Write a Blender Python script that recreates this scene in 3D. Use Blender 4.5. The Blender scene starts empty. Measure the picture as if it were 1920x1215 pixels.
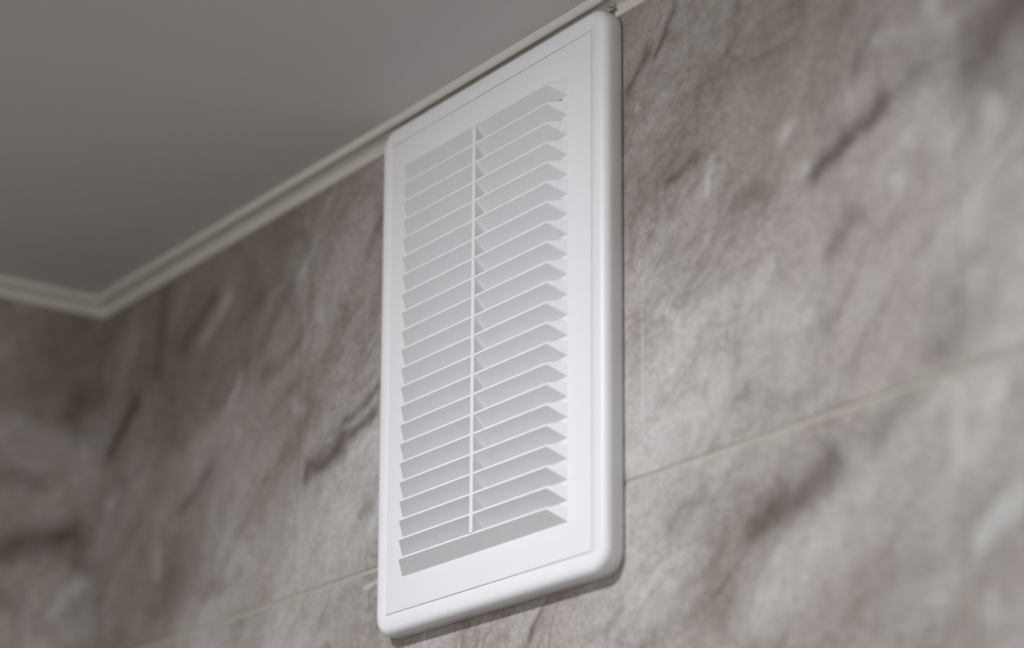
import bpy, bmesh, math
import numpy as np
from mathutils import Matrix, Vector, noise

# ---------------------------------------------------------------- scene units
# one louvre pitch is 8.8 mm; "pitch" coordinates (x right, y into the wall, z up)
# have the top louvre lip at the origin and the tiled wall at y = WT.
S = 0.0088
WT = 1.795
CEIL_P = 3.608           # ceiling height in pitch coordinates
ROOM_H = 2.50


def W(x, y, z):
    return Vector((x * S, (y - WT) * S, ROOM_H + (z - CEIL_P) * S))


scn = bpy.context.scene
col = scn.collection

# ---------------------------------------------------------------- camera
yaw, pitch, roll = 0.95999578, 0.20405458, 0.00492954
fw = Vector((-math.sin(yaw) * math.cos(pitch), math.cos(yaw) * math.cos(pitch), math.sin(pitch)))
rt = Vector((math.cos(yaw), math.sin(yaw), 0))
up = rt.cross(fw)
R_ = math.cos(roll) * rt + math.sin(roll) * up
U_ = -math.sin(roll) * rt + math.cos(roll) * up
cam_d = bpy.data.cameras.new('camera')
cam = bpy.data.objects.new('camera', cam_d)
col.objects.link(cam)
M = Matrix((R_, U_, -fw)).transposed().to_4x4()
M.translation = W(104.92777590, -66.46055021, -50.09361049)
cam.matrix_world = M
cam_d.sensor_fit = 'HORIZONTAL'
cam_d.sensor_width = 36.0
cam_d.lens = 4748.418 / 1920 * 36
cam_d.shift_x = (960 - 960.12) / 1920
cam_d.shift_y = (1175.134 - 607.5) / 1920
cam_d.clip_start = 0.01
cam_d.dof.use_dof = True
cam_d.dof.focus_distance = 1.095
cam_d.dof.aperture_fstop = 4.2
scn.camera = cam

# ---------------------------------------------------------------- world, exposure
wd = bpy.data.worlds.new('world')
scn.world = wd
wd.use_nodes = True
wd.node_tree.nodes['Background'].inputs[0].default_value = (0.9, 0.95, 1, 1)
wd.node_tree.nodes['Background'].inputs[1].default_value = 0.0
scn.view_settings.view_transform = 'Standard'
scn.view_settings.look = 'None'
scn.view_settings.gamma = 1
scn.view_settings.use_curve_mapping = False
scn.view_settings.exposure = 0.12

# lamp of the room: a round ceiling light in front of the tiled wall
LAMP_X, LAMP_Y = 0.11, -0.43
LAMP_R, LAMP_DROP = 0.032, 0.008
LAMP_L = 345.0
LAMP_COL = (.96, .975, 1.03)
# added glowing panel behind the camera, soft frontal fill light
FILL_X, FILL_Z, FILL_W, FILL_H = 1.02, 1.95, 0.62, 0.62
FILL_E = 6.2
FILL_COL = (1.0, .985, .97)


# ---------------------------------------------------------------- helpers
def link(name, me, parent=None, mat=None):
    o = bpy.data.objects.new(name, me)
    col.objects.link(o)
    if parent:
        o.parent = parent
    if mat:
        me.materials.append(mat)
    return o


def from_bm(name, bm, mat, parent=None, smooth=None):
    bmesh.ops.recalc_face_normals(bm, faces=bm.faces)
    me = bpy.data.meshes.new(name)
    bm.to_mesh(me)
    bm.free()
    if smooth is not None:
        for p in me.polygons:
            p.use_smooth = True
        me.set_sharp_from_angle(angle=math.radians(smooth))
    return link(name, me, parent, mat)


def structure(o):
    o['kind'] = 'structure'
    return o


class NT:
    def __init__(s, name):
        s.m = bpy.data.materials.new(name)
        s.m.use_nodes = True
        s.n, s.l = s.m.node_tree.nodes, s.m.node_tree.links
        s.b = s.n['Principled BSDF']

    def add(s, t, **k):
        n = s.n.new(t)
        for a, v in k.items():
            if a.startswith('i_'):
                n.inputs[a[2:].replace('_', ' ')].default_value = v
            else:
                setattr(n, a, v)
        return n

    def link(s, a, b):
        s.l.new(a, b)

    def mix(s, f, a, b, blend='MIX'):
        n = s.add('ShaderNodeMix', data_type='RGBA', blend_type=blend)
        for v, i in ((f, 0), (a, 6), (b, 7)):
            if isinstance(v, (int, float)):
                n.inputs[i].default_value = v
            elif isinstance(v, tuple):
                n.inputs[i].default_value = (*v, 1)
            else:
                s.link(v, n.inputs[i])
        return n.outputs[2]

    def math(s, op, a, b=0.0, c=0.0, clamp=False):
        n = s.add('ShaderNodeMath', operation=op, use_clamp=clamp)
        for v, i in ((a, 0), (b, 1), (c, 2)):
            if isinstance(v, (int, float)):
                n.inputs[i].default_value = v
            else:
                s.link(v, n.inputs[i])
        return n.outputs[0]

    def ramp(s, v, lo, hi):
        n = s.add('ShaderNodeMapRange')
        n.inputs[1].default_value = lo
        n.inputs[2].default_value = hi
        s.link(v, n.inputs[0])
        return n.outputs[0]


def plain(name, colr, rough, bump=0.0, scale=400, mottle=0.04, spec=0.5, sss=0.0, dist=0.0002):
    t = NT(name)
    tc = t.add('ShaderNodeTexCoord')
    nz = t.add('ShaderNodeTexNoise', i_Scale=scale, i_Detail=3.0)
    t.link(tc.outputs['Object'], nz.inputs['Vector'])
    f = t.ramp(nz.outputs[0], .3, .7)
    c = t.mix(f, tuple(v * (1 - mottle) for v in colr), tuple(min(1, v * (1 + mottle)) for v in colr))
    t.link(c, t.b.inputs['Base Color'])
    t.b.inputs['Roughness'].default_value = rough
    t.b.inputs['Specular IOR Level'].default_value = spec
    if sss:
        t.b.inputs['Subsurface Weight'].default_value = sss
        t.b.inputs['Subsurface Scale'].default_value = 0.002
        t.b.inputs['Subsurface Radius'].default_value = (1, .9, .8)
    if bump:
        b = t.add('ShaderNodeBump', i_Strength=bump, i_Distance=dist)
        t.link(nz.outputs[0], b.inputs['Height'])
        t.link(b.outputs[0], t.b.inputs['Normal'])
    return t.m


def tile_material(name, axis, amp=1.0):
    """stone-look glazed tile; attribute 'pattern': R dark veins, G pale flecks and painted glints, B grout, A tone with painted corner shade."""
    t = NT(name)
    tc = t.add('ShaderNodeTexCoord')
    at = t.add('ShaderNodeAttribute', attribute_name='pattern')
    sp = t.add('ShaderNodeSeparateColor')
    t.link(at.outputs['Color'], sp.inputs[0])
    dark, light, grout = sp.outputs[0], sp.outputs[1], sp.outputs[2]
    # coordinates in the plane of the wall, turned along the stone's diagonal grain
    mp = t.add('ShaderNodeMapping', vector_type='POINT')
    mp.inputs['Rotation'].default_value = (0, math.radians(38), 0) if axis == 'x' else (math.radians(-38), 0, 0)
    t.link(tc.outputs['Object'], mp.inputs[0])
    st = t.add('ShaderNodeMapping', vector_type='POINT')
    st.inputs['Scale'].default_value = (0.5, 1, 1) if axis == 'x' else (1, 0.5, 1)
    t.link(mp.outputs[0], st.inputs[0])

    def nz(scale, detail, rough=.55, dist=0.0, src=None):
        n = t.add('ShaderNodeTexNoise', i_Scale=scale, i_Detail=detail, i_Roughness=rough, i_Distortion=dist)
        t.link(src or st.outputs[0], n.inputs['Vector'])
        return n.outputs[0]
    big = nz(13, 4, .6, .6)
    mid = nz(46, 5, .6, .5)
    hue = nz(9, 3, .5, .3, tc.outputs['Object'])
    fine = nz(300, 5, .7, .2, tc.outputs['Object'])
    speck = nz(850, 3, .6, 0, tc.outputs['Object'])
    blot = nz(95, 4, .65, .4, tc.outputs['Object'])
    cl = t.math('MULTIPLY', t.math('SUBTRACT', at.outputs['Alpha'], .5), .46)
    bigc = t.math('ADD', t.math('ADD', big, cl), t.math("MULTIPLY", t.math("SUBTRACT", blot, .5), .36))
    base = t.mix(t.ramp(bigc, .28, .74), BROWN, GREY)
    base = t.mix(t.math('MULTIPLY', t.ramp(hue, .45, .62), .38), base, PINK)
    m1 = t.ramp(mid, .3, .7)
    base = t.mix(0.55, base, t.mix(m1, (.30, .29, .28), (.70, .70, .70)), 'SOFT_LIGHT')
    f1 = t.ramp(fine, .3, .7)
    base = t.mix(0.62, base, t.mix(f1, (.22, .22, .22), (.78, .78, .78)), 'SOFT_LIGHT')
    base = t.mix(0.35, base, t.mix(t.ramp(speck, .35, .65), (.2, .2, .2), (.8, .8, .8)), 'SOFT_LIGHT')
    # thin creases of the stone
    cr = t.math('ABSOLUTE', t.math('SUBTRACT', nz(21, 4, .6, 1.0), .5))
    crease = t.math('MULTIPLY', t.math('SUBTRACT', 1.0, t.ramp(cr, 0.0, .028)), t.ramp(big, .62, .45))
    base = t.mix(t.math('MULTIPLY', crease, .32), base, (.085, .066, .052))
    dmod = t.math('MULTIPLY', dark, t.math('ADD', t.math('MULTIPLY', m1, -.35), 1.25), clamp=True)
    base = t.mix(t.math('MULTIPLY', dmod, .85), base, (.068, .047, .033))
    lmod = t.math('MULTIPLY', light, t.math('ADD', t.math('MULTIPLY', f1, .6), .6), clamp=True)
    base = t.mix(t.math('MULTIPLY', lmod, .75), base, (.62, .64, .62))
    base = t.mix(grout, base, GROUT)
    t.link(base, t.b.inputs['Base Color'])
    rgh = t.math('ADD', .36, t.math('MULTIPLY', f1, .16))
    rgh = t.math('ADD', rgh, t.math('MULTIPLY', grout, .4))
    t.link(rgh, t.b.inputs['Roughness'])
    t.b.inputs['Specular IOR Level'].default_value = .45
    h = t.math('ADD', t.math('MULTIPLY', fine, .6), t.math('MULTIPLY', mid, 1.2))
    h = t.math('SUBTRACT', h, t.math('MULTIPLY', dark, .5))
    h = t.math('SUBTRACT', h, t.math('MULTIPLY', crease, .3))
    b = t.add('ShaderNodeBump', i_Strength=.35, i_Distance=.0006)
    t.link(h, b.inputs['Height'])
    t.link(b.outputs[0], t.b.inputs['Normal'])
    return t.m


BROWN = (.212, .180, .155)
GREY = (.50, .485, .468)
PINK = (.350, .295, .268)
GROUT = (.44, .41, .36)

M_TILE_B = tile_material('stone_tile_back', 'x')
M_TILE_L = tile_material('stone_tile_left', 'y')
M_CEIL = plain('ceiling_panel', (.655, .635, .62), .5, .06, 700, .02)
M_CORN = plain('cornice_plastic', (.66, .64, .59), .35, .0, 200, .02)
M_VENT = plain('white_vent_plastic', (.80, .805, .825), .42, .03, 1500, .01, spec=.5, sss=.0)
M_FLOOR = plain('floor_tile', (.45, .42, .38), .4, .0, 20, .1)
M_PAINT = plain('plain_wall_tile', (.42, .38, .34), .4, .0, 20, .1)
M_GAP = plain('shadow_gap_dark', (.10, .07, .10), .8, 0, 50, .1)
M_METAL = plain('lamp_housing_white', (.8, .8, .8), .3, 0, 50, .02)
M_CAULK = plain('old_caulk', (.45, .40, .33), .7, .3, 900, .15)

XL = -38.752            # left wall, pitch units
ROOM_W = 2.0            # metres, along x
ROOM_D = 1.35           # metres, along -y

DARK_MARKS = [
    (29.34, -9.76, 31.99, -8.5, 0.4, 1.0),
    (31.99, -8.5, 33.78, -7.83, 0.47, 0.9),
    (33.78, -7.83, 36.44, -7.16, 0.47, 0.5),
    (18.81, -0.19, 20.45, 1.57, 0.17, 0.9),
    (16.49, -1.35, 18.25, 0.15, 0.27, 0.8),
    (24.96, -9.21, 26.21, -9.24, 0.73, 0.5),
    (24.23, -9.72, 24.6, -9.09, 0.4, 0.5),
    (30.54, -13.09, 31.87, -12.33, 0.53, 0.5),
    (41.46, -6.12, 38.94, -7.96, 1.27, 0.9),
    (39.09, -7.9, 39.62, -8.99, 1.13, 0.5),
    (-37.38, -6.72, -33.84, -4.23, 0.57, 1.0),
    (-12.71, -13.36, -8.76, -12.89, 0.47, 0.8),
    (-10.99, -13.29, -5.53, -11.71, 0.3, 0.9),
    (-8.8, -11.68, -4.78, -10.13, 0.23, 0.8),
    (-13.0, -7.53, -12.98, -12.54, 0.3, 0.35),
    (-27.57, -2.2, -23.97, -0.14, 0.47, 0.7),
    (-30.29, 1.63, -30.95, -3.04, 0.73, 0.6),
    (30.28, -22.64, 25.55, -24.1, 0.8, 0.8),
    (8.1, -26.54, 9.63, -25.7, 0.17, 0.9),
    (9.63, -25.7, 9.75, -24.95, 0.1, 0.7),
    (-23.79, -10.7, -27.09, -12.49, 0.4, 0.7),
    (19.76, -6.71, 21.5, -6.46, 0.27, 0.7),
    (-13.02, 0.9, -12.77, -0.92, 0.3, 0.6),
    (-4.67, -0.58, -6.35, -2.66, 0.33, 0.5),
    (32.24, -5.86, 33.41, -4.63, 0.4, 0.5),
    (30.44, -16.32, 28.42, -17.18, 0.4, 0.3),
    (34.7, -20.7, 33.13, -21.54, 0.67, 0.4),
    (36.56, -18.87, 37.42, -19.42, 0.53, 0.4),
    (39.46, -18.57, 37.76, -18.32, 1.0, 0.2),
    (19.62, -1.8, 23.1, -0.74, 0.33, 0.2),
    (-27.53, -18.17, -21.61, -17.95, 0.53, 0.2),
    (-17.21, -6.53, -13.63, -5.56, 0.47, 0.4),
    (-20.57, -2.41, -16.25, -1.02, 0.47, 0.4),
    (21.99, -22.06, 19.75, -23.05, 0.47, 0.3),
    (39.68, -25.8, 38.25, -26.55, 1.0, 0.4),
    (13.42, -27.34, 15.84, -26.25, 0.33, 0.4),
    (6.99, -26.04, 4.72, -26.07, 0.27, 0.4),
    (37.71, -5.57, 35.24, -6.49, 0.6, 0.2),
]
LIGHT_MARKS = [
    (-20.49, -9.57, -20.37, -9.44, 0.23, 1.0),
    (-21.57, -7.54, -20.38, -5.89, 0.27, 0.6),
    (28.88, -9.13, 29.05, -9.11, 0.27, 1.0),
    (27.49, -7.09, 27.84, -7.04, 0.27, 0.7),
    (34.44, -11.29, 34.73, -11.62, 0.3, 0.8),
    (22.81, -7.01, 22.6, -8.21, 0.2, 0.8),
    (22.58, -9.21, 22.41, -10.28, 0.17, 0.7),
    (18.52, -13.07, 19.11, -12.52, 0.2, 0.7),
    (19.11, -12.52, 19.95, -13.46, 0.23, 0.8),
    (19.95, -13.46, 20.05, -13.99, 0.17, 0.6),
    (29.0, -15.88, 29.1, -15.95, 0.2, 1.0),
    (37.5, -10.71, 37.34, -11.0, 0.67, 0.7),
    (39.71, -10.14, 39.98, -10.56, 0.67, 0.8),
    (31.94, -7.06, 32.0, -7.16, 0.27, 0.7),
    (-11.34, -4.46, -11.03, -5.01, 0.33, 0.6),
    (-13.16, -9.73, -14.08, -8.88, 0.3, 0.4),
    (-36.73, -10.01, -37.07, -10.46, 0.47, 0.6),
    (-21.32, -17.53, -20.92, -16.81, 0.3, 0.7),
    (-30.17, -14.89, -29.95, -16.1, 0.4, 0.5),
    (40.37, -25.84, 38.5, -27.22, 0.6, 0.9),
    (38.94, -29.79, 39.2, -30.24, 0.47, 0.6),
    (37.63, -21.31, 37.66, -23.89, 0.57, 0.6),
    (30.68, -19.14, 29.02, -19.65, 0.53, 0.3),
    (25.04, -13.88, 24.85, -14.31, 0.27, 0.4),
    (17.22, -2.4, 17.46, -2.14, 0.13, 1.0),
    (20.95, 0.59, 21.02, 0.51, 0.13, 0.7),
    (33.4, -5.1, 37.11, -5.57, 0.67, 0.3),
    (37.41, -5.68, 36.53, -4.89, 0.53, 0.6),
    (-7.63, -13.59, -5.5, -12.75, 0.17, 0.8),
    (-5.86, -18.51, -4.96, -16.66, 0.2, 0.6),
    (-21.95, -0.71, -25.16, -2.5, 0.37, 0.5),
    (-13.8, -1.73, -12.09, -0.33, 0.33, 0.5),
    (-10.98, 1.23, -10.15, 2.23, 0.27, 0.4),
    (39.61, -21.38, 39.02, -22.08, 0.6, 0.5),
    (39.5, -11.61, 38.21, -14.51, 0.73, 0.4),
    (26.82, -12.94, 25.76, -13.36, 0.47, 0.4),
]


# ---------------------------------------------------------------- tiled walls
CLOUDS = [(25, -15, 8, .95), (33, -18, 6, .4), (41, -17, 3.5, -.4), (20, -17.5, 4.5, .9), (40, -14, 4.5, .5), (20, -2, 7, -.8), (30, -3, 8, -.6),
          (39, -4, 5, -.7), (24, -9, 5, -.2), (31, -10, 4, -.1), (18, -12, 3, .3), (19, -24, 4, .5), (26, -26, 6, -.6), (34, -23, 5, -.4),
          (40, -24, 3.5, -.6), (36, -28, 5, -.3), (28, -21.5, 3, -.2), (14, -27, 4, .3), (4, -26, 5, .5),
          (-32, -3, 7, -1.0), (-20, -3, 7, -.9), (-8, -5, 5, -.2), (-22, -9, 6, -.9), (-28, -12, 6, -.9), (-15, -12, 4, -.6),  # browns on the left also paint the dimness of the corner
          (-14, -17, 5, .7), (-22, -17.5, 4, .1), (-35, -12, 5, -.7), (-6, -15, 4, .8), (-30, -17.5, 4, -.6), (-10, -23, 5, .6),
          (-22, -23, 6, .3), (-6, -10, 4, .1), (-35, -20, 5, -.3)]

def seg_field(px, pz, marks):
    v = np.zeros_like(px)
    for x0, z0, x1, z1, w, g in marks:
        dx, dz = x1 - x0, z1 - z0
        L = dx * dx + dz * dz + 1e-6
        t = np.clip(((px - x0) * dx + (pz - z0) * dz) / L, 0, 1)
        d = np.hypot(px - (x0 + t * dx), pz - (z0 + t * dz))
        v = np.maximum(v, g * np.exp(-(d / w) ** 2 * 1.1))
    return v


def warp(px, pz, amp, sc, seed):
    ox, oz = np.empty_like(px), np.empty_like(pz)
    for i, (a, b) in enumerate(zip(px.ravel(), pz.ravel())):
        n = noise.noise_vector(Vector((a * sc, seed, b * sc)))
        m = noise.noise_vector(Vector((a * sc * 3.1, seed + 9, b * sc * 3.1)))
        ox.ravel()[i] = n.x + .5 * m.x
        oz.ravel()[i] = n.z + .5 * m.z
    return px + ox * amp, pz + oz * amp


def cloud_field(px, pz, clouds):
    """tone clouds of the stone print, with corner shade painted in: > 0 pale grey, < 0 deep brown."""
    v, w = np.zeros_like(px), np.full_like(px, .12)
    for x, z, rad, g in clouds:
        k = np.exp(-((px - x) ** 2 + (pz - z) ** 2) / rad ** 2)
        v, w = v + g * k, w + k
    return v / w


def lines(lo, hi, step, grouts, gw):
    v = set(np.round(np.arange(lo, hi + 1e-6, step), 4))
    for g in grouts:
        v = {a for a in v if abs(a - g) > gw / 2 + .12}
        v |= {g - gw / 2 - .05, g - gw / 2 + .02, g + gw / 2 - .02, g + gw / 2 + .05}
    return sorted(v)


def tiled_wall(name, mat, us, vs, gu, gv, gw, put, dark, light, clouds, extra_light=()):
    """grid in (u, v) pitch units; put(u, v, depth) -> world point; grout lines recessed."""
    U, V = np.meshgrid(np.array(us), np.array(vs))
    wu, wv = warp(U, V, .45, .55, 3.0)
    D = seg_field(wu, wv, [(*m[:4], m[4] * 1.15, m[5]) for m in dark])
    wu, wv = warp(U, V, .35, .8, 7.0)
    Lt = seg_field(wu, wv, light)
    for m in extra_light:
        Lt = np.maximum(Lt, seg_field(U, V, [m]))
    G = np.zeros_like(U)
    for g in gu:
        G = np.maximum(G, .45 * (np.abs(U - g) < gw[0] / 2))
    for g in gv:
        G = np.maximum(G, (np.abs(V - g) < gw[1] / 2).astype(float))
    nv, nu = U.shape
    verts = [put(U[j, i], V[j, i], .07 * G[j, i]) for j in range(nv) for i in range(nu)]
    faces = [(j * nu + i, j * nu + i + 1, (j + 1) * nu + i + 1, (j + 1) * nu + i)
             for j in range(nv - 1) for i in range(nu - 1)]
    me = bpy.data.meshes.new(name)
    me.from_pydata(verts, [], faces)
    a = me.color_attributes.new('pattern', 'FLOAT_COLOR', 'POINT')
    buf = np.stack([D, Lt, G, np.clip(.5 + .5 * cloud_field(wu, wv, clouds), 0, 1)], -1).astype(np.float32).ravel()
    a.data.foreach_set('color', buf)
    o = link(name, me, None, mat)
    # a real wall has a body: thicken away from the room
    s = o.modifiers.new('body', 'SOLIDIFY')
    s.thickness = .05
    s.offset = -1 if name == 'wall_back' else 1
    for p in me.polygons:
        p.use_smooth = False
    return structure(o)


XR_P = XL + ROOM_W / S
ZF_P = CEIL_P - ROOM_H / S
YB_P = WT - ROOM_D / S
GW = (.14, .20)                   # grout widths, vertical and horizontal joints
GZ = -20.30                       # horizontal grout course seen in the photo
ROW = 34.0                        # tile height
COLW = 50.9                       # tile width
gv = [GZ, GZ - ROW, GZ - 2 * ROW, GZ - 3 * ROW, GZ - 4 * ROW, GZ - 5 * ROW, GZ - 6 * ROW, GZ - 7 * ROW]
gu = [-12.95, 37.95, 37.95 + COLW, 37.95 + 2 * COLW, 37.95 + 3 * COLW]


def graded(lo, hi, fine_lo, fine_hi, step, grouts, gw):
    v = lines(fine_lo, fine_hi, step, [g for g in grouts if fine_lo < g < fine_hi], gw)
    w = set(v)
    w |= {lo, hi}
    for g in grouts:
        if lo < g < hi and not (fine_lo < g < fine_hi):
            w |= {g - .22, g - .12, g + .12, g + .22}
    return sorted(w)


us = graded(XL, XR_P, XL, 46.0, .36, gu, GW[0])
vs = graded(ZF_P, CEIL_P, -33.0, CEIL_P, .36, gv, GW[1])
us = sorted(set(us) | {17.5 + .045 * k for k in range(11)} | {-.5 + .05 * k for k in range(9)})
vs_b = sorted(set(vs) | {-21.45 + .06 * k for k in range(12)})
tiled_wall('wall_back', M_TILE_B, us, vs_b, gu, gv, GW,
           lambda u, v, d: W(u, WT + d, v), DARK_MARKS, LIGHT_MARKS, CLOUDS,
           [(17.72, -13.3, 17.70, -18.3, .07, .8), (17.75, -10.5, 17.72, -13.3, .05, .45),  # streak paints a reflection on the glazed tile as pale colour
            (-4.55, -20.95, -6.2, -21.15, .13, 1.0), (-0.25, -24.3, -0.35, -25.6, .10, .8)])  # first mark paints a glint by the joint, second is a pale streak

# left wall: u runs from the corner towards the room (pitch units of -y)
LD = [(2.0, -12.0, 7.5, -14.0, .9, .8), (9, -2, 12, -4, .8, .5), (1.5, -3, 2.2, -5, .6, .5), (5, -9, 9, -8, 1.0, .4),
      (6, -17, 10, -15, .9, .5), (0.6, -12.5, 1.5, -14, .5, .5), (12, -6, 15, -9, 1.0, .4)]
LC = [(0, 0, 9, -.9), (10, -3, 9, -.8), (3, -9, 7, -.9), (12, -12, 7, -.9), (4, -16, 5, -.8), (4, -22, 5, -.5), (12, -20, 6, -1.0), (8, -14, 8, -1.2)]  # deep tones here also paint corner shade into the tile colour
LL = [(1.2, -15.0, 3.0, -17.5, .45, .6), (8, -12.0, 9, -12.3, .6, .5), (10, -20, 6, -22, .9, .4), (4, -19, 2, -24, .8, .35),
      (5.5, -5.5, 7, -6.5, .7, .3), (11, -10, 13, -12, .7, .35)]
us = graded(0.0, WT - YB_P, 0.0, 22.0, .36, [30.0, 30 + COLW, 30 + 2 * COLW, 30 + 3 * COLW], GW[0])
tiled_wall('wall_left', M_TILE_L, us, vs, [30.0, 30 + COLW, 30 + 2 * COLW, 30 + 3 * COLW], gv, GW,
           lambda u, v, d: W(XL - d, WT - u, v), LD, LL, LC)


def slab(name, lo, hi, mat):
    bm = bmesh.new()
    bmesh.ops.create_cube(bm, size=1)
    for v in bm.verts:
        v.co = Vector([(l + h) / 2 + c * (h - l) for l, h, c in zip(lo, hi, v.co)])
    return structure(from_bm(name, bm, mat))


x0, x1 = XL * S, XL * S + ROOM_W
slab('ceiling', (x0 - .06, -ROOM_D - .06, ROOM_H), (x1 + .06, .06, ROOM_H + .05), M_CEIL)
slab('floor', (x0 - .06, -ROOM_D - .06, -.05), (x1 + .06, .06, 0), M_FLOOR)
slab('wall_right', (x1, -ROOM_D - .05, 0), (x1 + .05, .05, ROOM_H), M_PAINT)
slab('wall_front', (x0 - .05, -ROOM_D - .05, 0), (x1, -ROOM_D, ROOM_H), M_PAINT)

# framed fill panel, added out of view to light the wall from the front
bm = bmesh.new()
yw = -ROOM_D + .001


def wrect(hw, hh, y):
    return [bm.verts.new((FILL_X + sx * hw, y, FILL_Z + sz * hh)) for sx, sz in ((1, 1), (-1, 1), (-1, -1), (1, -1))]


rs = [wrect(FILL_W / 2 + .04, FILL_H / 2 + .04, yw), wrect(FILL_W / 2 + .04, FILL_H / 2 + .04, yw + .02),
      wrect(FILL_W / 2, FILL_H / 2, yw + .02), wrect(FILL_W / 2, FILL_H / 2, yw)]
for a, b in zip(rs, rs[1:] + rs[:1]):
    for i in range(4):
        bm.faces.new((a[i], a[(i + 1) % 4], b[(i + 1) % 4], b[i]))
fill_frame = structure(from_bm('fill_panel_1', bm, M_METAL))
t = NT('fill_panel_glow')
nz_ = t.add('ShaderNodeTexNoise', i_Scale=30.0)
t.link(t.mix(t.ramp(nz_.outputs[0], .3, .7), tuple(c * .97 for c in FILL_COL), FILL_COL), t.b.inputs['Emission Color'])
t.b.inputs['Emission Strength'].default_value = FILL_E
t.b.inputs['Base Color'].default_value = (.6, .6, .6, 1)
bm = bmesh.new()
bmesh.ops.create_cube(bm, size=1)
for v in bm.verts:
    v.co = Vector((FILL_X + v.co.x * FILL_W, yw + .006 + v.co.y * .006, FILL_Z + v.co.z * FILL_H))
from_bm('fill_pane', bm, t.m, fill_frame)

# ---------------------------------------------------------------- cornice
ZC = 2.608                        # lower edge of the cornice
DEP, HH = 1.15, CEIL_P - ZC
VX0, VX1 = -3.43, 16.34           # vent, outer edges
VZ0, VZ1 = -24.49, 3.10


def prof(kind):
    """(distance from wall, height above cornice foot)."""
    p = [(0.0, 0.0), (.14, 0.0), (.20, .03), (.22, .08), (.22, .26), (.19, .31), (.06, .335)]
    # shallow cove
    for k in range(0, 9):
        a = k / 8
        p.append((.05 + (DEP - .36 - .05) * (a ** 1.5), .35 + (HH - .16 - .35) * (a ** .75)))
    # bead under the ceiling
    for k in range(0, 9):
        a = math.radians(215 + 145 * k / 8)
        p.append((DEP - .20 + .20 * math.cos(a), HH - .19 + .19 * math.sin(a)))
    p += [(DEP, HH)]
    if kind == 'cut':             # trimmed away where the vent stands in front of it
        q = []
        cut = VZ1 - ZC + .05
        for d, h in p:
            if h > cut:
                q.append((d, h))
        q = [(q[0][0] - .12, cut)] + q
        p = q
    p += [(p[0][0] if kind == 'cut' else 0.0, HH)]
    return p


def sweep(bm, sections):
    """sections: list of rings of points (closed rings of equal length)."""
    rings = [[bm.verts.new(c) for c in r] for r in sections]
    for a, b in zip(rings, rings[1:]):
        n = len(a)
        for i in range(n):
            bm.faces.new((a[i], a[(i + 1) % n], b[(i + 1) % n], b[i]))
    bm.faces.new(rings[0])
    bm.faces.new(rings[-1])


bm = bmesh.new()
full, cutp = prof('full'), prof('cut')
G_ = .003                          # tiny clearance, pitch units
sweep(bm, [[W(XL + d, WT - G_ - d, ZC + h) for d, h in full], [W(VX0 - .25, WT - G_ - d, ZC + h) for d, h in full]])
sweep(bm, [[W(VX0 - .25, WT - G_ - d, ZC + h) for d, h in cutp], [W(VX1 - .30, WT - G_ - d, ZC + h) for d, h in cutp]])
sweep(bm, [[W(VX1 - .30, WT - G_ - d, ZC + h) for d, h in full], [W(XR_P - .01, WT - G_ - d, ZC + h) for d, h in full]])
structure(from_bm('trim_1', bm, M_CORN, None, 40))
bm = bmesh.new()
sweep(bm, [[W(XL + d, WT - d, ZC + h) for d, h in full], [W(XL + d, YB_P + .01, ZC + h) for d, h in full]])
structure(from_bm('trim_2', bm, M_CORN, None, 40))

# ---------------------------------------------------------------- ventilation grille
vent = bpy.data.objects.new('ventilation_grille', None)
col.objects.link(vent)
ORG = W((VX0 + VX1) / 2, WT, VZ0)
vent.location = ORG
vent.empty_display_size = .05
vent['label'] = 'white rectangular plastic ventilation grille with downward louvres, mounted on the tiled wall under the cornice'
vent['category'] = 'vent'


def V_(x, y, z):
    return W(x, y, z) - ORG


PH = .713                          # front plate plane behind the louvre lips
SX0, SX1, SZ0, SZ1 = -2.339, 15.253, -23.403, 2.014


def rrect(x0, x1, z0, z1, r, n=8):
    pts = []
    for cx, cz, a0 in ((x1 - r, z1 - r, 0), (x0 + r, z1 - r, 90), (x0 + r, z0 + r, 180), (x1 - r, z0 + r, 270)):
        for k in range(n + 1):
            a = math.radians(a0 + 90 * k / n)
            pts.append((cx + r * math.cos(a), cz + r * math.sin(a)))
    return pts


def rings_mesh(name, loops, mat, parent, smooth=35, close=True):
    bm = bmesh.new()
    rs = [[bm.verts.new(V_(x, y, z)) for x, z in pts] for pts, y in loops]
    seq = rs + ([rs[0]] if close else [])
    for a, b in zip(seq, seq[1:]):
        n = len(a)
        for i in range(n):
            bm.faces.new((a[i], a[(i + 1) % n], b[(i + 1) % n], b[i]))
    return from_bm(name, bm, mat, parent, smooth)


def off(t, rmin=.05, R=1.15):
    return rrect(VX0 + t, VX1 - t, VZ0 + t, VZ1 - t, max(R - t, rmin))


loops = [(off(.03), WT - .06), (off(0.0), WT - .09)]
BR = .46                           # rounding of the front edge
y_front = PH
loops.append((off(.015), y_front + BR))
for k in range(1, 11):
    a = math.radians(90 * k / 10)
    loops.append((off(.015 + BR * (1 - math.cos(a))), y_front + BR * (1 - math.sin(a))))
loops.append((rrect(SX0 - .05, SX1 + .05, SZ0 - .05, SZ1 + .05, .12), y_front))
loops.append((rrect(SX0 - .01, SX1 + .01, SZ0 - .01, SZ1 + .01, .10), y_front + .03))
loops.append((rrect(SX0 - .01, SX1 + .01, SZ0 - .01, SZ1 + .01, .10), y_front + .30))
loops.append((off(1.00, .12), WT - .06))
rings_mesh('frame', loops, M_VENT, vent, 50)

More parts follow.
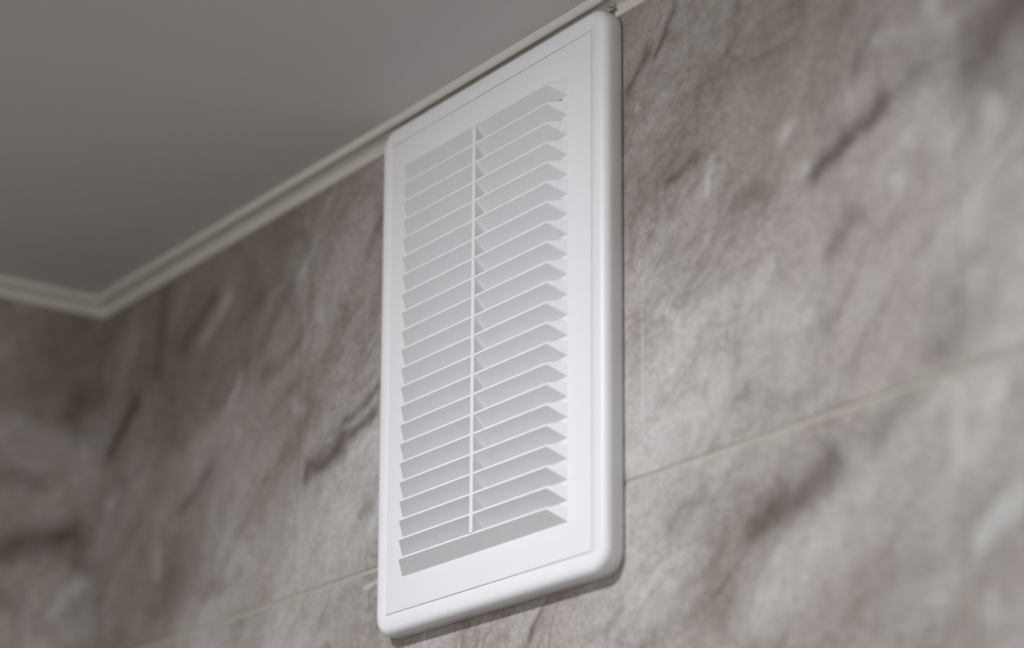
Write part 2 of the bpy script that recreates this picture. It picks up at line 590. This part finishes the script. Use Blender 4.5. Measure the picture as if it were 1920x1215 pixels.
# back plate, a little smaller than the frame: its dark colour paints the shadow line round the edge
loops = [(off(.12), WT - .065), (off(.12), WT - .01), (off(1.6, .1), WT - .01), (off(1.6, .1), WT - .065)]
bp = rings_mesh('shadow_gap', loops, M_GAP, vent, 50)
bp['label'] = 'thin back plate coloured dark as the shadow line at the wall'

# front plate with the louvre opening
NL = 22
LW, SS, BB = 12.703, .734, .655
HZ0, HZ1 = -(NL - 1) - BB, .42
bm = bmesh.new()


def prect(x0, x1, z0, z1, y):
    return [bm.verts.new(V_(x, y, z)) for x, z in ((x1, z1), (x0, z1), (x0, z0), (x1, z0))]


g = .018
rs = [prect(SX0 + g + .03, SX1 - g - .03, SZ0 + g + .03, SZ1 - g - .03, PH + .0),
      prect(-SS + .5, LW + SS - .5, HZ0, HZ1, PH + .0),
      prect(-SS + .5, LW + SS - .5, HZ0, HZ1, PH + .28),
      prect(SX0 + g, SX1 - g, SZ0 + g, SZ1 - g, PH + .28),
      prect(SX0 + g, SX1 - g, SZ0 + g, SZ1 - g, PH + .03)]
for a, b in zip(rs, rs[1:] + rs[:1]):
    for i in range(4):
        bm.faces.new((a[i], a[(i + 1) % 4], b[(i + 1) % 4], b[i]))
from_bm('front_plate', bm, M_VENT, vent, 20)

# louvres: inclined blades whose upper lips stand proud and whose ends fold back to the plate
bm = bmesh.new()
LT = .10
E = .004
for i in range(NL):
    z = -float(i)
    f = [V_(0, 0, z), V_(LW, 0, z), V_(LW + SS - E, PH, z), V_(LW + SS - E, PH, z - BB + E), V_(-SS + E, PH, z - BB + E), V_(-SS + E, PH, z)]
    A, B, C_, D, E_, F = [bm.verts.new(c) for c in f]
    A1, B1, C1, F1 = [bm.verts.new(c) for c in (V_(.01, .01, z + LT), V_(LW - .01, .01, z + LT), V_(LW + SS - E, PH, z + LT), V_(-SS + E, PH, z + LT))]
    A2, B2, C2, F2 = [bm.verts.new(c) for c in (V_(.06, .13, z + LT), V_(LW - .06, .13, z + LT), V_(LW + SS - .12, PH + .02, z + LT), V_(-SS + .12, PH + .02, z + LT))]
    D2, E2 = bm.verts.new(V_(LW + SS - .12, PH + .06, z - BB + LT)), bm.verts.new(V_(-SS + .12, PH + .06, z - BB + LT))
    for q in ((A, B, D, E_), (B, C_, D), (A, E_, F), (A, A1, B1, B), (B, B1, C1, C_), (F, F1, A1, A),
              (A1, A2, B2, B1), (B1, B2, C2, C1), (F1, F2, A2, A1), (B2, A2, E2, D2), (B2, D2, C2), (A2, F2, E2),
              (C_, C1, C2, D2, D), (E_, E2, F2, F1, F), (D, D2, E2, E_)):
        bm.faces.new(q)
# the slope that closes the top of the first louvre to the plate
P = [bm.verts.new(c) for c in (V_(0, .005, LT), V_(LW, .005, LT), V_(LW + SS - E, PH, LT + .005), V_(LW + SS - E, PH, HZ1 - E), V_(-SS + E, PH, HZ1 - E), V_(-SS + E, PH, LT + .005))]
for q in ((P[0], P[1], P[3], P[4]), (P[1], P[2], P[3]), (P[0], P[4], P[5])):
    bm.faces.new(q)
from_bm('louvre_slats', bm, M_VENT, vent, None)

# centre bar tying the louvres together
bm = bmesh.new()
MX, MW = 6.52, .13
prf = [(MX - MW, PH + .25), (MX - MW, -.01), (MX - MW + .03, -.05), (MX + MW - .03, -.05), (MX + MW, -.01), (MX + MW, PH + .25)]
sweep(bm, [[V_(x, y, .02) for x, y in prf], [V_(x, y, -(NL - 1) + .09) for x, y in prf]])
from_bm('centre_bar', bm, M_VENT, vent, None)

# duct flange behind the louvres, seen only through the slots
bm = bmesh.new()
rs = [[bm.verts.new(V_(x, y, z)) for x, z in ((LW + SS + .1, HZ1 + .1), (-SS - .1, HZ1 + .1), (-SS - .1, HZ0 - .1), (LW + SS + .1, HZ0 - .1))] for y in (PH + .3, WT - .02)]
for i in range(4):
    bm.faces.new((rs[0][i], rs[0][(i + 1) % 4], rs[1][(i + 1) % 4], rs[1][i]))
bm.faces.new(rs[1])
from_bm('duct_flange', bm, M_VENT, vent, None)

# blob of old caulk where the cornice was cut at the vent's upper right corner
bm = bmesh.new()
bmesh.ops.create_icosphere(bm, subdivisions=3, radius=1)
for v in bm.verts:
    n = noise.noise(v.co * 2.1) * .35 + 1
    v.co = Vector((v.co.x * .30 * n * S, v.co.y * .22 * n * S, v.co.z * .11 * n * S))
o = from_bm('caulk_blob', bm, M_CAULK, None, 180)
o.location = W(VX1 - .40, WT - .26, VZ1 + .16)
o['label'] = 'small rough blob of old caulk at the cut cornice above the vent corner'
o['category'] = 'caulk'

# ---------------------------------------------------------------- ceiling lamp (out of view, lights the room)
lamp = bpy.data.objects.new('ceiling_lamp', None)
col.objects.link(lamp)
lamp.location = (LAMP_X, LAMP_Y, ROOM_H)
lamp['label'] = 'round white recessed ceiling lamp in front of the tiled wall'
lamp['category'] = 'ceiling light'
bm = bmesh.new()
n = 48
rr = [(LAMP_R + .012, 0), (LAMP_R + .010, -.0015), (LAMP_R + .002, -.002), (LAMP_R + .0005, -.001), (LAMP_R + .0005, 0)]
rings = [[bm.verts.new((r * math.cos(2 * math.pi * k / n), r * math.sin(2 * math.pi * k / n), z)) for k in range(n)] for r, z in rr]
for a, b in zip(rings, rings[1:] + rings[:1]):
    for i in range(n):
        bm.faces.new((a[i], a[(i + 1) % n], b[(i + 1) % n], b[i]))
from_bm('lamp_ring', bm, M_METAL, lamp, 40)
t = NT('lamp_diffuser_glow')
nz_ = t.add('ShaderNodeTexNoise', i_Scale=20.0)
t.link(t.mix(t.ramp(nz_.outputs[0], .3, .7), tuple(c * .98 for c in LAMP_COL), LAMP_COL), t.b.inputs['Emission Color'])
t.b.inputs['Emission Strength'].default_value = LAMP_L
bm = bmesh.new()
prev = None
top = bm.verts.new((0, 0, -LAMP_DROP))
for j in range(1, 9):
    a = math.radians(90 * j / 8)
    ring = [bm.verts.new((LAMP_R * math.sin(a) * math.cos(2 * math.pi * k / n), LAMP_R * math.sin(a) * math.sin(2 * math.pi * k / n),
                          -.001 - (LAMP_DROP - .001) * math.cos(a))) for k in range(n)]
    for k in range(n):
        if prev:
            bm.faces.new((prev[k], prev[(k + 1) % n], ring[(k + 1) % n], ring[k]))
        else:
            bm.faces.new((top, ring[(k + 1) % n], ring[k]))
    prev = ring
from_bm('diffuser', bm, t.m, lamp, 60)
